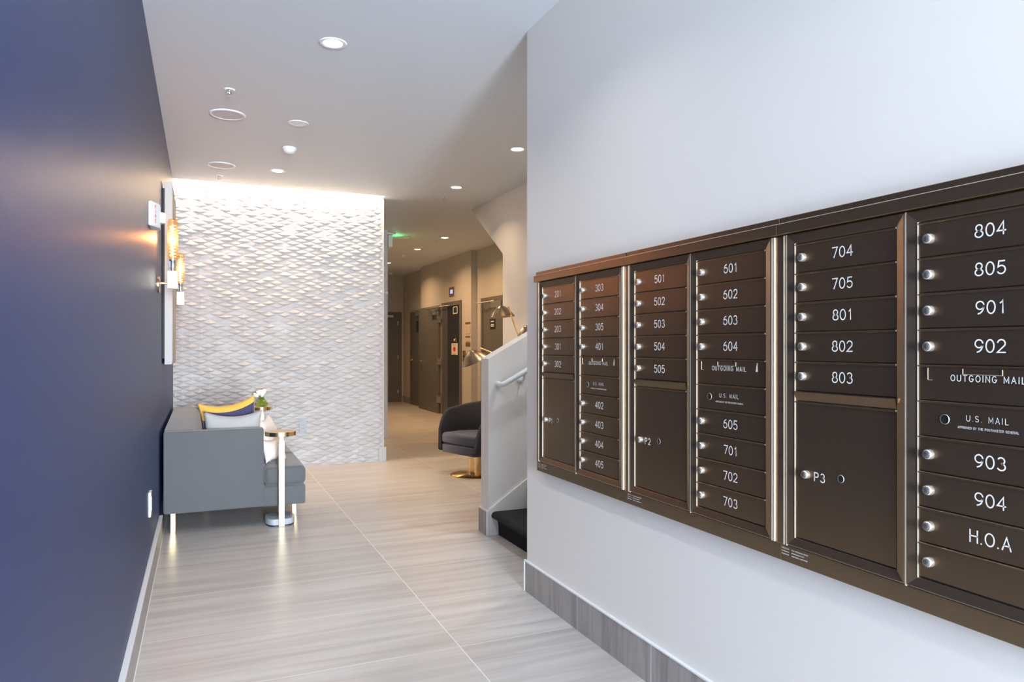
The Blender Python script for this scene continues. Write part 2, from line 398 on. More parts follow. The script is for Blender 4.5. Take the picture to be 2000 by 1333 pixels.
# ------------------------------------------------------------------ stair (black carpet)
st = empty('staircase', (1.95, 4.22, 0), 'carpeted black staircase rising behind the low sloping wall', 'staircase')
for k in range(4):
    x0 = 1.955+.28*k; z0 = .172*k; z1 = .172*(k+1)
    bm = bmesh.new()
    nose = [(x0+.02, z0), (x0+.012, z1-.06)] + [(x0+.004+.03*math.cos(math.radians(a))-.012, z1-.03+.03*math.sin(math.radians(a))) for a in (200, 180, 160, 140, 120, 100, 90)] + [(x0+.30, z1), (x0+.30, z0)]
    prism(bm, nose, 1, YE+.002, KY0-.016)
    obj('step', bm, 'carpet', st, smooth=40)

# handrail
hr = empty('handrail', (1.97, 4.74, 1.09), 'white painted round handrail on the low stair wall', 'handrail')
bm = bmesh.new(); y = 4.735
tube(bm, [(1.972, KY0-.003, 1.094), (1.963, 4.775, 1.088), (1.972, y+.012, 1.088), (1.99, y, 1.094), (2.05, y, 1.125), (2.6, y, 1.415), (3.1, y, 1.68)], .0195, 16)
obj('rail', bm, 'white', hr, smooth=50)
bm = bmesh.new(); tube(bm, [(2.15, KY0-.004, 1.115), (2.15, 4.755, 1.115), (2.15, y, 1.135), (2.15, y, 1.165)], .008, 10)
lathe(bm, [(.026, 0), (.026, .004), (.018, .008)], (2.15, KY0, 1.115), 20, M4=RX(90)); obj('bracket', bm, 'white', hr, smooth=40)

# ------------------------------------------------------------------ mailbox units
DF = .030      # how far the door faces stand off the wall
def mailbox(Sy, label, left, right, parcel, seam):
    root = empty('mailbox_unit', (XR, Sy, .705), label, 'mailbox', None)
    P = lambda u, d, z: (XR-d, Sy-u, z)
    def bx(bm, u0, u1, d0, d1, z0, z1, bev=0, mi=0): box(bm, P(u0, d0, z0), P(u1, d1, z1), bev, 1, mi)
    # surrounding trim
    bm = bmesh.new()
    bx(bm, -.010 if seam == 0 else 0.0, .868, .0, .024, .712, 1.70)
    bx(bm, -.010 if seam == 0 else 0.0, .868, .0, DF+.002, .705, .757, .001)
    bx(bm, -.010 if seam == 0 else 0.0, .014, .0, DF+.002, .757, 1.70, .0008)
    bx(bm, .846, .868, .0, DF+.002, .757, 1.70, .0008)
    obj('trim', bm, ['bronze_v'], root)
    bm = bmesh.new()
    for i0, i1 in ((.0575, .398), (.460, .800)): bx(bm, i0, i1, .0242, .0262, .7865, 1.670)
    bx(bm, .02, .838, .0242, .034, .7572, .7596)
    obj('gap_shade_backing', bm, ['black'], root)  # black sheet and strip put the shade of the gaps into colour
    bm = bmesh.new(); e = -.014 if seam == 0 else (.0015 if seam == 1 else 0)
    bx(bm, e, .868, .0, .050, 1.702, 1.7345, .0012)
    bx(bm, e+.004, .868, .0, .038, 1.7345, 1.755, .0012)
    obj('top_trim', bm, ['bronze'], root)
    bm = bmesh.new()
    for u in (.0155, .0265, .4275, .8335, .8425): bx(bm, u, u+.0036, .02, DF+.0075, .757, 1.699)
    bx(bm, e+.004, .868, .036, .0512, 1.7345, 1.7358)
    obj('edge_strip', bm, ['champ'], root, label='champagne coloured thin metal edges')
    for (o0, o1, i0, i1) in ((.0295, .4270, .0575, .398), (.4305, .833, .460, .800)):
        bm = bmesh.new(); ou = (o0, o1, .7598, 1.699); inn = (i0, i1, .7865, 1.670)
        pr = [(0, .02), (0, .036), (.12, .038), (.88, .0305), (1, .0290), (1, .02)]
        loops = []
        for t, d in pr:
            a = [ou[k]+(inn[k]-ou[k])*t for k in range(4)]
            loops.append([bm.verts.new(P(*q)) for q in ((a[0], d, a[2]), (a[1], d, a[2]), (a[1], d, a[3]), (a[0], d, a[3]))])
        for A, C in zip(loops, loops[1:]):
            for k in range(4): bm.faces.new((A[k], A[(k+1) % 4], C[(k+1) % 4], C[k]))
        bx(bm, i0-.0022, i0-.0006, .02, .0325, .7865, 1.670, mi=1)
        obj('panel_frame', bm, ['bronze_v', 'champ'], root)
    def lock(par, u, z, r=.0126):
        bm = bmesh.new()
        lathe(bm, [(r*1.0, 0), (r, .009), (r*.92, .0115), (r*.78, .013), (r*.78, .0145)], P(u, DF, z), 20, M4=RY(-90))
        lathe(bm, [(r*.6, .0143), (r*.6, .016), (r*.5, .0165)], P(u, DF, z), 16, mi=1, M4=RY(-90))
        bx(bm, u-.0006, u+.0006, DF+.0163, DF+.017, z-.0055, z+.0055, mi=2)
        obj('lock', bm, ['nickel', 'lockface', 'black'], par, smooth=35, label='round nickel lock')
    def slab(name, i0, i1, z0, z1, ledge=True):
        bm = bmesh.new()
        prof = [(.02, z0+.0016), (DF-.0015, z0+.0016), (DF, z0+.003), (DF, z1-.0065), (DF+.0030, z1-.0048), (DF+.0030, z1-.0022), (DF+.0010, z1-.001), (.02, z1-.001)]
        a = [bm.verts.new(P(i0+.0006, d, z)) for d, z in prof]; b = [bm.verts.new(P(i1-.0006, d, z)) for d, z in prof]
        n = len(prof); bm.faces.new(a); bm.faces.new(b[::-1])
        for k in range(n): bm.faces.new((a[k], a[(k+1) % n], b[(k+1) % n], b[k]))
        bx(bm, i1-.0022, i1-.0004, .024, DF+.0028, z1-.0055, z1-.0008, mi=1)
        return bm
    def number(par, txt, uc, zc, h=.0285, wd=.0032, sp=.26, xs=1.0):
        bm = bmesh.new(); ribbon(bm, text_strokes(txt, h, sp, xs), wd, lambda a, b: P(uc+a, DF+.0003, zc+b))
        obj('lettering', bm, ['ink'], par, label='white engraved lettering')
    def hole(par, u, z, r):
        bm = bmesh.new()
        lathe(bm, [(r*.90, .0003), (r*.90, .0012), (r, .0012), (r*1.08, 0)], P(u, DF, z), 24, M4=RY(-90), cap=False)
        lathe(bm, [(r*.9, .0002), (r*.9, .0003)], P(u, DF, z), 24, mi=1, M4=RY(-90))
        lathe(bm, [(r*.7, .0002), (r*.7, .0006)], P(u-.0035, DF, z), 24, mi=1, M4=RY(-90))
        obj('key_hole', bm, ['nickel', 'black'], par, smooth=35)
    # left column: five compartments, filler, parcel locker
    for k, t in enumerate(left):
        z1 = 1.669-.0880*k; z0 = z1-.088
        d = obj('compartment_door', slab('', .0575, .398, z0, z1), ['bronze', 'champ'], root)
        lock(d, .0575+.030, (z0+z1)/2); number(d, t, .228, (z0+z1)/2+.001)
    bm = bmesh.new(); prof = [(.02, 1.2000), (DF-.001, 1.2000), (DF+.0065, 1.2255), (DF+.0065, 1.2275), (.02, 1.2275)]
    a = [bm.verts.new(P(.058, dd, z)) for dd, z in prof]; b = [bm.verts.new(P(.3975, dd, z)) for dd, z in prof]
    bm.faces.new(a); bm.faces.new(b[::-1])
    for k in range(5): bm.faces.new((a[k], a[(k+1) % 5], b[(k+1) % 5], b[k]))
    obj('filler_strip', bm, ['bronze'], root)
    d = obj('parcel_door', slab('', .0575, .398, .788, 1.1985), ['bronze', 'champ'], root, label='tall plain parcel locker door')
    lock(d, .0575+.044, .984, .0125); number(d, parcel, .0575+.091, .982, h=.024, sp=.3); hole(d, .0575+.166, .991, .0105)
    # right column
    rows = right[:4]+['OM', 'US']+right[4:]
    for k, t in enumerate(rows):
        z1 = 1.669-.0880*k; z0 = z1-.088; i0, i1 = .460, .800
        if t == 'OM':
            d = obj('outgoing_mail_door', slab('', i0, i1, z0, z1), ['bronze', 'champ'], root)
            bm = bmesh.new(); f0, f1 = i0+.026, i0+.307; za, zb = z1-.0375, z1-.0085
            bx(bm, f0, f1, DF-.002, DF+.0012, za, zb, .0004)
            bx(bm, f0-.001, f0+.0004, DF, DF+.0022, za, zb, mi=1); bx(bm, f0, f0+.010, DF, DF+.0016, za-.0007, za+.0003, mi=1)
            t0, t1 = i0+.113, i0+.205
            for q in ((t0, t0+.001, zb-.0125, zb), (t1-.001, t1, zb-.0125, zb), (t0, t1, zb-.0135, zb-.0125)): bx(bm, q[0], q[1], DF, DF+.0024, q[2], q[3], mi=1)
            a = [bm.verts.new(P(*q)) for q in ((f1-.009, DF+.0015, za), (f1, DF+.0015, za), (f1-.0015, DF+.0015, zb), (f1-.0035, DF+.0015, zb))]
            bm.faces.new(a).material_index = 2
            obj('mail_slot_flap', bm, ['bronze', 'champ', 'grout'], d)
            bm = bmesh.new(); ribbon(bm, text_strokes('OUTGOING MAIL', .0142, .40, 1.0), .0019, lambda a, b: P(i0+.170+a, DF+.0018, zb-.0222+b)); obj('lettering', bm, ['ink'], d, label='white engraved lettering')
        elif t == 'US':
            d = obj('master_lock_door', slab('', i0, i1, z0, z1), ['bronze', 'champ'], root)
            number(d, 'U.S. MAIL', i0+.170, z0+.0525, h=.0132, wd=.0014, sp=.42, xs=1.0)
            number(d, 'APPROVED BY THE POSTMASTER GENERAL', i0+.170, z0+.030, h=.0050, wd=.0008, sp=.27, xs=.92)
            hole(d, i0+.068, z0+.045, .0115)
        else:
            d = obj('compartment_door', slab('', i0, i1, z0, z1), ['bronze', 'champ'], root)
            lock(d, i0+.030, (z0+z1)/2)
            if t: number(d, t, .636, (z0+z1)/2+.001)
    # maker's data printed on the bottom rail
    for (u, lines) in ((.004, ('USPS-STD-4C', 'US Global Inc.', '99AABC0008')), (.044, ('Date of Manufacture: 02/2018', 'Model Number: D10P1', 'Serial Number: 20000000740'))):
        for i, s in enumerate(lines):
            c = bpy.data.curves.new('data_text', 'FONT'); c.body = s; c.size = .0052; c.resolution_u = 1; c.offset = .00012
            t = bpy.data.objects.new('t', c); COL.objects.link(t); bpy.context.view_layer.update()
            me = bpy.data.meshes.new_from_object(t); bpy.data.objects.remove(t)
            bm = bmesh.new(); bm.from_mesh(me); bpy.data.meshes.remove(me)
            for v in bm.verts: v.co = P(u+v.co.x, DF+.0024, .7435-i*.0088+v.co.y)
            obj('data_print', bm, ['ink'], root)
    return root
mailbox(3.430, 'bronze wall mailbox unit with doors 201 to 302 and parcel door P1', ['201', '202', '203', '301', '302'], ['303', '304', '305', '401', '402', '403', '404', '405'], 'P1', 0)
mailbox(2.562, 'middle bronze wall mailbox unit with doors 501 to 505 and parcel door P2', ['501', '502', '503', '504', '505'], ['601', '602', '603', '604', '605', '701', '702', '703'], 'P2', 1)
mailbox(1.694, 'bronze wall mailbox unit with door 704, parcel door P3 and H.O.A door', ['704', '705', '801', '802', '803'], ['804', '805', '901', '902', '903', '904', 'H.O.A', ''], 'P3', 2)

# ------------------------------------------------------------------ ceiling fittings
def lamp_light(parent, loc, power, color, size=.11, blend=None):
    d = bpy.data.lights.new('downlight_beam', 'AREA'); d.shape = 'DISK'; d.size = size; d.energy = power; d.color = color; d.spread = math.radians(125)
    o = bpy.data.objects.new('downlight_beam', d); COL.objects.link(o); o.parent = parent; o.location = Vector(loc)-O(parent); return o
def downlight(x, y, label, lit='led', power=9, color=WARM):
    r = empty('downlight', (x, y, CZ), label, 'ceiling light', 'recessed round ceiling downlights')
    bm = bmesh.new(); lathe(bm, [(.052, -.001), (.058, -.003), (.074, -.006), (.079, -.0035), (.080, 0)], (x, y, CZ), 36, cap=False); obj('trim_ring', bm, 'white', r, smooth=50)
    bm = bmesh.new(); lathe(bm, [(.053, -.0030), (.053, -.001)], (x, y, CZ), 32); obj('lens', bm, lit, r)
    if power: lamp_light(r, (x, y, CZ-.012), power*.8, color)
    return r
downlight(.70, 4.22, 'lit white downlight nearest the camera, largest on the ceiling', 'led_cool', 7, (1, .88, .72))
downlight(.70, 5.84, 'unlit white downlight beside the large round ceiling speaker', 'led_off', 0)
downlight(2.58, 4.22, 'added unseen downlight over the stair, brightening the low sloping wall', 'led_cool', 13, (.86, .93, 1))  # added cool lamp at the next grid spot, brightens the knee wall
downlight(.70, 2.58, 'overhead lobby downlight facing the mailboxes, out of the picture', 'led_cool', 8, (1, .96, .92))
downlight(.70, .94, 'overhead lobby downlight nearest the entrance, out of the picture', 'led_cool', 5, (1, .96, .92))
dl = downlight(.70, 7.50, 'lit downlight closest to the textured white wall', 'led', 8)
for x, y, lb in ((2.58, 5.83, 'lit downlight right beside the mailbox wall corner'), (2.58, 7.49, 'lit downlight just behind the small sprinkler over the lounge chair'),
                 (3.60, 11.02, 'larger of the lit corridor downlights, beside a small sprinkler'), (3.57, 12.51, 'lit corridor downlight in front of the smoke detector'), (3.59, 14.8, 'farthest lit corridor downlight, half hidden by the corridor corner')):
    c = copy_tree(dl, (x, y, CZ)); c['label'] = lb
hl = bpy.data.lights.new('corridor_beam', 'AREA'); hl.shape = 'DISK'; hl.size = .11; hl.energy = 25; hl.color = (1, .60, .31); hl.spread = math.radians(150)
for o in S.objects:
    if o.type == 'LIGHT' and o.parent and o.parent.location.y > 10: o.data = hl
def round_speaker(x, y, label):
    r = empty('ceiling_speaker', (x, y, CZ), label, 'speaker', 'round ceiling speakers')
    bm = bmesh.new(); lathe(bm, [(.108, -.002), (.112, -.008), (.122, -.009), (.129, -.005), (.13, 0)], (x, y, CZ), 40, cap=False); obj('rim', bm, 'white', r, smooth=50)
    bm = bmesh.new(); lathe(bm, [(.109, -.005), (.109, -.001)], (x, y, CZ), 40); obj('grille', bm, 'grille', r); return r
sp = round_speaker(.182, 5.83, 'larger round white ceiling speaker above the navy wall')
for x, y, lb in ((.178, 7.48, 'round white ceiling speaker close to the glowing cove'), (2.95, 11.2, 'round ceiling speaker lit green by the exit sign')):
    c = copy_tree(sp, (x, y, CZ)); c['label'] = lb
def sprinkler(x, y, label):
    r = empty('sprinkler', (x, y, CZ), label, 'sprinkler', 'small pendant sprinkler heads')
    bm = bmesh.new(); lathe(bm, [(.012, -.004), (.03, -.008), (.036, -.005), (.038, 0)], (x, y, CZ), 28, cap=False); obj('escutcheon', bm, 'white', r, smooth=50)
    bm = bmesh.new(); lathe(bm, [(.011, 0), (.011, -.014), (.007, -.018), (.006, -.03)], (x, y, CZ), 14)
    for s in (-1, 1): tube(bm, [(x+s*.010, y, CZ-.014), (x+s*.013, y, CZ-.03), (x, y, CZ-.042)], .0022, 6)
    lathe(bm, [(.014, -.044), (.014, -.042)], (x, y, CZ), 14); obj('head', bm, 'steel', r, smooth=40); return r
s0 = sprinkler(.177, 5.263, 'white sprinkler head in front of the larger ceiling speaker')
for x, y, lb in ((.169, 7.944, 'sprinkler head right at the glowing cove edge'), (2.612, 8.033, 'sprinkler head in front of the corridor, beside a lit downlight'), (3.541, 11.25, 'corridor sprinkler head beside the larger corridor downlight')):
    c = copy_tree(s0, (x, y, CZ)); c['label'] = lb
r = empty('motion_detector', (.714, 6.594, CZ), 'white dome motion detector on the lobby ceiling', 'detector')
bm = bmesh.new(); lathe(bm, [(.058, 0), (.062, -.012), (.058, -.018)], (.714, 6.594, CZ), 32); obj('base_ring', bm, 'white', r, smooth=50)
bm = bmesh.new(); lathe(bm, [(.055, -.018), (.05, -.03), (.036, -.044), (.015, -.052), (.004, -.053)], (.714, 6.594, CZ), 32); obj('lens_dome', bm, 'led_off', r, smooth=60)
def smoke(x, y, label):
    r = empty('smoke_detector', (x, y, CZ), label, 'detector', 'corridor smoke detectors')
    bm = bmesh.new(); lathe(bm, [(.06, 0), (.06, -.012), (.052, -.02)], (x, y, CZ), 28); obj('base_ring', bm, 'white', r, smooth=50)
    bm = bmesh.new(); lathe(bm, [(.048, -.02), (.045, -.04), (.03, -.048)], (x, y, CZ), 28); obj('cover', bm, 'white', r, smooth=50); return r
s1 = smoke(3.572, 13.455, 'white smoke detector nearer the downlights on the corridor ceiling')
c = copy_tree(s1, (4.109, 16.74, CZ)); c['label'] = 'white smoke detector at the far end of the corridor ceiling'
# cove lamp body
cv = empty('cove_lamp', (.86, 8.31, 3.20), 'warm linear cove lamp hidden in the slot above the textured wall', 'cove light')
obj('channel', B((XL+.01, 8.272, 3.175), (1.97, 8.30, 3.23)), 'steel', cv)
obj('led_strip', B((XL+.02, 8.30, 3.185), (1.96, 8.306, 3.22)), 'cove_led', cv)

# ------------------------------------------------------------------ left wall: picture, sconces, alarm, outlets
pc = empty('wall_panel', (-.25, 6.5, 1.93), 'tall pale boxed panel hanging on the navy wall between two sconces', 'wall panel')
obj('gap_shade_block', B((-.2749, 6.16, 1.27), (-.258, 6.88, 2.59)), 'black', pc)  # black block stands in for the shade in the gap behind the panel
obj('box_frame', B((-.258, 6.10, 1.225), (-.206, 6.94, 2.63), .003), 'canvas', pc)
obj('front_face', B((-.2065, 6.115, 1.24), (-.2035, 6.925, 2.615)), 'canvas_front', pc)
def sconce(y, label):
    r = empty('wall_sconce', (-.275, y, 1.80), label, 'wall lamp', 'brass wall sconces with tube bulbs'); x = -.181
    bm = bmesh.new(); lathe(bm, [(.058, 0), (.058, .010), (.05, .014)], (-.275, y, 1.79), 28, M4=RY(90)); obj('backplate', bm, 'brass', r, smooth=40)
    bm = bmesh.new(); tube(bm, [(-.262, y, 1.80), (-.20, y, 1.80)], .008, 12); obj('arm', bm, 'satin_brass', r, smooth=40)
    obj('block', B((x-.033, y-.033, 1.762), (x+.033, y+.033, 1.885), .002), 'satin_brass', r)
    bm = bmesh.new(); lathe(bm, [(.012, 1.885), (.012, 1.905), (.018, 1.907), (.018, 1.95), (.022, 1.955), (.022, 1.965)], (x, y, 0), 20); obj('socket', bm, 'steel', r, smooth=40)
    obj('socket_clip', B((x-.024, y-.012, 1.908), (x-.012, y+.012, 1.955), .001), 'blueplastic', r)
    bm = bmesh.new(); lathe(bm, [(.018, 1.962), (.030, 1.975), (.034, 1.99), (.034, 2.22), (.028, 2.243), (.012, 2.25), (.003, 2.251)], (x, y, 0), 28); 
    lathe(bm, [(.016, 1.966), (.028, 1.978), (.0325, 1.992), (.0325, 2.218), (.0265, 2.241), (.011, 2.248), (.003, 2.249)], (x, y, 0), 28); obj('glass_tube', bm, 'amber', r, smooth=60)
    bm = bmesh.new()
    tube(bm, [(x+.019*math.cos(t), y+.019*math.sin(t), 1.985+.0034*k) for k, t in [(k, k*PI/3.2) for k in range(66)]], .0016, 6)
    tube(bm, [(x, y, 1.965), (x, y, 2.21)], .0035, 8); obj('filament', bm, 'filament', r)
    d = bpy.data.lights.new('sconce_glow', 'POINT'); d.energy = 8; d.color = (1, .44, .16); d.shadow_soft_size = .025
    o = bpy.data.objects.new('sconce_glow', d); COL.objects.link(o); o.parent = r; o.location = Vector((x, y, 2.11))-O(r)
    return r
sc = sconce(5.50, 'nearer brass wall sconce with glowing glass tube on the navy wall')
c = copy_tree(sc, (-.275, 7.55, 1.80)); c['label'] = 'farther brass wall sconce, seen beyond the pale wall panel'
al = empty('fire_alarm', (-.275, 4.66, 2.14), 'white fire alarm strobe with red lettering high on the navy wall', 'fire alarm')
bm = bmesh.new(); prism(bm, [(-.275, 4.57), (-.262, 4.565), (-.222, 4.66), (-.222, 4.76), (-.275, 4.77)], 2, 2.055, 2.195)
bmesh.ops.bevel(bm, geom=list(bm.edges), offset=.004, segments=2, affect='EDGES'); obj('housing', bm, 'white', al, smooth=40)
bm = bmesh.new(); prism(bm, [(-.224, 4.67), (-.196, 4.69), (-.192, 4.72), (-.224, 4.75)], 2, 2.09, 2.15); obj('strobe_lens', bm, 'led_off', al)
bm = bmesh.new()
for k, ch in enumerate('FIRE'):
    ribbon(bm, text_strokes(ch, .018), .0035, lambda a, b, k=k: (-.242+.388*a+.0012, 4.6125+.922*a-.0005, 2.168-.027*k+b))
obj('lettering', bm, 'red', al, label='red letters down the housing')
def outlet(x, y, z, nx, label):
    r = empty('wall_outlet', (x, y, z), label, 'outlet')
    if nx:
        obj('cover_plate', B((x, y-.045, z-.07), (x+.012, y+.045, z+.07), .002), 'white', r)
        bm = bmesh.new(); box(bm, (x+.012, y-.018, z-.04), (x+.0145, y+.018, z+.04), .001); obj('socket', bm, 'white', r)
    else:
        obj('cover_plate', B((x-.039, y-.007, z-.064), (x+.039, y, z+.064), .002), 'outlet', r)
        bm = bmesh.new(); box(bm, (x-.019, y-.0095, z-.036), (x+.019, y-.007, z+.036), .001)
        for dz in (-.018, .018):
            for dx in (-.006, .006): box(bm, (x+dx-.0012, y-.0102, z+dz-.004), (x+dx+.0012, y-.0094, z+dz+.004), mi=1)
        obj('socket', bm, ['outlet', 'black'], r)
outlet(-.275, 4.60, .46, True, 'white outlet plate low on the navy wall')
outlet(1.06, YF-.014, .452, False, 'grey outlet plate low on the textured white wall')

# ------------------------------------------------------------------ sofa
SY0, SY1 = 5.75, 8.08
sf = empty('sofa', (.2, 6.9, 0), 'slate grey low sofa with brass legs along the navy wall', 'sofa')
def cushion(a, b, bev=.035, puff=.012):
    bm = bmesh.new(); box(bm, a, b, bev, 4)
    bmesh.ops.subdivide_edges(bm, edges=[e for e in bm.edges if e.calc_length() > .2], cuts=5, use_grid_fill=True)
    c = [(p+q)/2 for p, q in zip(a, b)]; h = [abs(p-q)/2 for p, q in zip(a, b)]
    for v in bm.verts:
        n = [(v.co[k]-c[k])/h[k] for k in range(3)]
        if abs(n[2]) > .5: v.co.z += math.copysign(puff*(1-n[0]**2)*(1-n[1]**2), n[2])
    return bm
obj('arm', B((-.25, SY0, .145), (.437, SY0+.11, .742), .012, 3), 'sofa', sf, smooth=40)
obj('arm', B((-.25, SY1-.11, .145), (.437, SY1, .742), .012, 3), 'sofa', sf, smooth=40)
bm = bmesh.new()
prism(bm, [(-.25, .145), (.02, .145), (.02, .44), (.0, .60), (-.01, .68), (-.03, .722), (-.06, .742), (-.25, .742)], 1, SY0+.11, SY1-.11); obj('backrest', bm, 'sofa', sf, smooth=50)
bm = bmesh.new(); box(bm, (.05, SY0+.11, .145), (.43, SY1-.11, .28)); box(bm, (.42, SY0+.002, .142), (.745, SY1-.002, .292), .014, 3); obj('seat_base', bm, 'sofa', sf, smooth=40)
ys = [SY0+.004, 6.53, 7.30, SY1-.004]
for k in range(3):
    a, b = ys[k], ys[k+1]
    bm = cushion((.445, a+.002, .294), (.750, b-.002, .437), .035, .010) if k in (0, 2) else cushion((.055, a+.002, .294), (.750, b-.002, .437), .035, .010)
    obj('seat_cushion', bm, 'sofa', sf, smooth=60)
    if k == 0: obj('seat_cushion', cushion((.055, SY0+.115, .294), (.47, b-.002, .437), .03, .006), 'sofa', sf, smooth=60)
    if k == 2: obj('seat_cushion', cushion((.055, a+.002, .294), (.47, SY1-.115, .437), .03, .006), 'sofa', sf, smooth=60)
for x, y in ((-.19, 5.815), (.69, 6.04), (-.19, 8.0), (.69, 7.98)):
    bm = bmesh.new(); box(bm, (x-.017, y-.017, 0), (x+.017, y+.017, .148), .002); obj('leg', bm, 'brass', sf, label='square brass leg')

def pillow(name, c, w, h, t, rot, mats, label, fm=None):
    bm = bmesh.new(); n = 44 if fm else 20; g = {}
    for s in (1, -1):
        for i in range(n+1):
            for j in range(n+1):
                u = i/n*2-1; v = j/n*2-1
                th = t/2*max(0, (1-abs(u)**2.6))**.55*max(0, (1-abs(v)**2.6))**.55
                pin = .10*(abs(u)*abs(v))**2
                x = u*w/2*(1-.13*(1-v*v*0)*(1-abs(u)*0)*abs(v)**2*0-.10*(1-v*v)) ; z = v*h/2*(1-.24*(1-u*u))
                g[s, i, j] = bm.verts.new((x, s*th, z)) if (s == 1 or (0 < i < n and 0 < j < n)) else g[1, i, j]
        for i in range(n):
            for j in range(n):
                f = bm.faces.new((g[s, i, j], g[s, i+1, j], g[s, i+1, j+1], g[s, i, j+1]))
                if fm: f.material_index = fm((i+.5)/n*2-1, (j+.5)/n*2-1)
    bmesh.ops.transform(bm, matrix=Matrix.Translation(c) @ rot, verts=bm.verts)
    o = obj(name, bm, mats, smooth=180); tag(o, label, 'cushion')
    return o
pillow('throw_pillow', (.228, 5.968, .662), .43, .42, .11, RX(7), ['pil_grey'], 'pale blue grey throw pillow leaning inside the near sofa arm')
pillow('throw_pillow', (.215, 6.17, .712), .43, .48, .13, RX(8) @ RY(-8), ['pil_navy', 'pil_gold', 'pil_blue'], 'navy throw pillow with mustard yellow band on the sofa',
       fm=lambda u, v: 1 if v > .77 or (u < -.84 and v > .4) else (2 if v < .72-.55*(u+.85) and u < -.1 else 0))
pillow('throw_pillow', (.51, 6.19, .622), .40, .38, .12, RZ(70) @ RX(-20), ['pil_white'], 'cream throw pillow peeking past the sofa arm, the upper one')
pillow('throw_pillow', (.525, 5.935, .548), .22, .19, .08, RZ(40) @ RX(-18), ['pil_white'], 'white throw pillow corner showing low on the seat beside the sofa arm')

# ------------------------------------------------------------------ side tables
def side_table(x, y, zt, label, base=True):
    r = empty('side_table', (x, y, 0), label, 'side table')
    bm = bmesh.new(); lathe(bm, [(.109, zt-.034), (.114, zt-.032), (.114, zt-.001), (.111, zt)], (x, y, 0), 48); obj('table_top', bm, 'brass', r, smooth=35, label='round polished brass top')
    bm = bmesh.new(); lathe(bm, [(.109, zt-.001), (.109, zt+.0006)], (x, y, 0), 48); obj('top_inlay', bm, 'inlay', r)
    px, py = x-.002, y-.095
    bm = bmesh.new(); box(bm, (px-.022, py-.012, 0), (px+.022, py+.006, zt-.075), .003); obj('post', bm, 'satin_brass', r)
    bm = bmesh.new(); box(bm, (px-.018, py-.009, zt-.075), (px+.018, py+.005, zt-.060), .001); box(bm, (px-.014, py-.006, zt-.06), (px+.014, py+.05, zt-.033), .001); obj('post_neck', bm, 'brass', r)
    pts = [(x-.003+.047+.062*math.cos(a), y+.04+.16*0+.0+ (.0)+.062*0+ .13*math.sin(a)) for a in [k*PI/14-PI/2 for k in range(15)]] + [(x-.003-.047+.062*math.cos(a), y+.04+.13*math.sin(a)) for a in [k*PI/14+PI/2 for k in range(15)]]
    bm = bmesh.new(); prism(bm, pts, 2, .012, .055); obj('base', bm, 'stone', r, smooth=40, label='grey stone oval base')
    bm = bmesh.new(); prism(bm, [((p[0]-x)*.97+x, (p[1]-y-.04)*.97+y+.04) for p in pts], 2, 0, .012); obj('foot_pad', bm, 'rubber', r)
    return r
t1 = side_table(.560, 5.765, .713, 'brass side table on grey stone base in front of the sofa arm')
t2 = copy_tree(t1, (.597, 8.20, 0)); t2['label'] = 'farther brass side table carrying the green vase'
t2.rotation_euler = (0, 0, 0)

vz = empty('glass_vase', (.600, 8.19, .713), 'small green glass vase of white tulips on the farther side table', 'vase')
bm = bmesh.new()
lathe(bm, [(.03, 0), (.052, .006), (.066, .022), (.066, .034), (.045, .068), (.026, .092), (.020, .105), (.022, .112)], (.600, 8.19, .713), 32, cap=False)
lathe(bm, [(.03, 0), (.001, .0)], (.600, 8.19, .713), 32, cap=False)
obj('vessel', bm, 'green_glass', vz, smooth=60)
bm = bmesh.new()
fl = [(-.028, .0, .148, -30), (-.002, .014, .150, 3), (.024, -.004, .158, 16), (.004, -.018, .136, 6), (-.058, 0, .122, -65)]
for dx, dy, dz, a in fl: tube(bm, [(.600, 8.19, .73), (.600+dx*.4, 8.19+dy*.4, .713+.09), (.600+dx, 8.19+dy, .713+dz-.02)], .003, 6)
obj('stems', bm, 'leaf', vz)
for dx, dy, dz, a in fl:
    bm = bmesh.new()
    for k in range(6):
        vs = lathe(bm, [(.002, -.022), (.011, -.012), (.014, .0), (.011, .014), (.002, .024)], (0, 0, 0), 8, cap=False)
        bmesh.ops.transform(bm, matrix=RZ(k*60) @ Matrix.Translation((.011, 0, 0)) @ RY(8) @ Matrix.Scale(1.35, 4) @ Matrix.Scale(.5, 4, (1, 0, 0)), verts=vs)
    bmesh.ops.transform(bm, matrix=Matrix.Translation((.600+dx, 8.19+dy, .713+dz)) @ RY(a), verts=bm.verts)
    obj('tulip', bm, 'petal', vz, smooth=60)

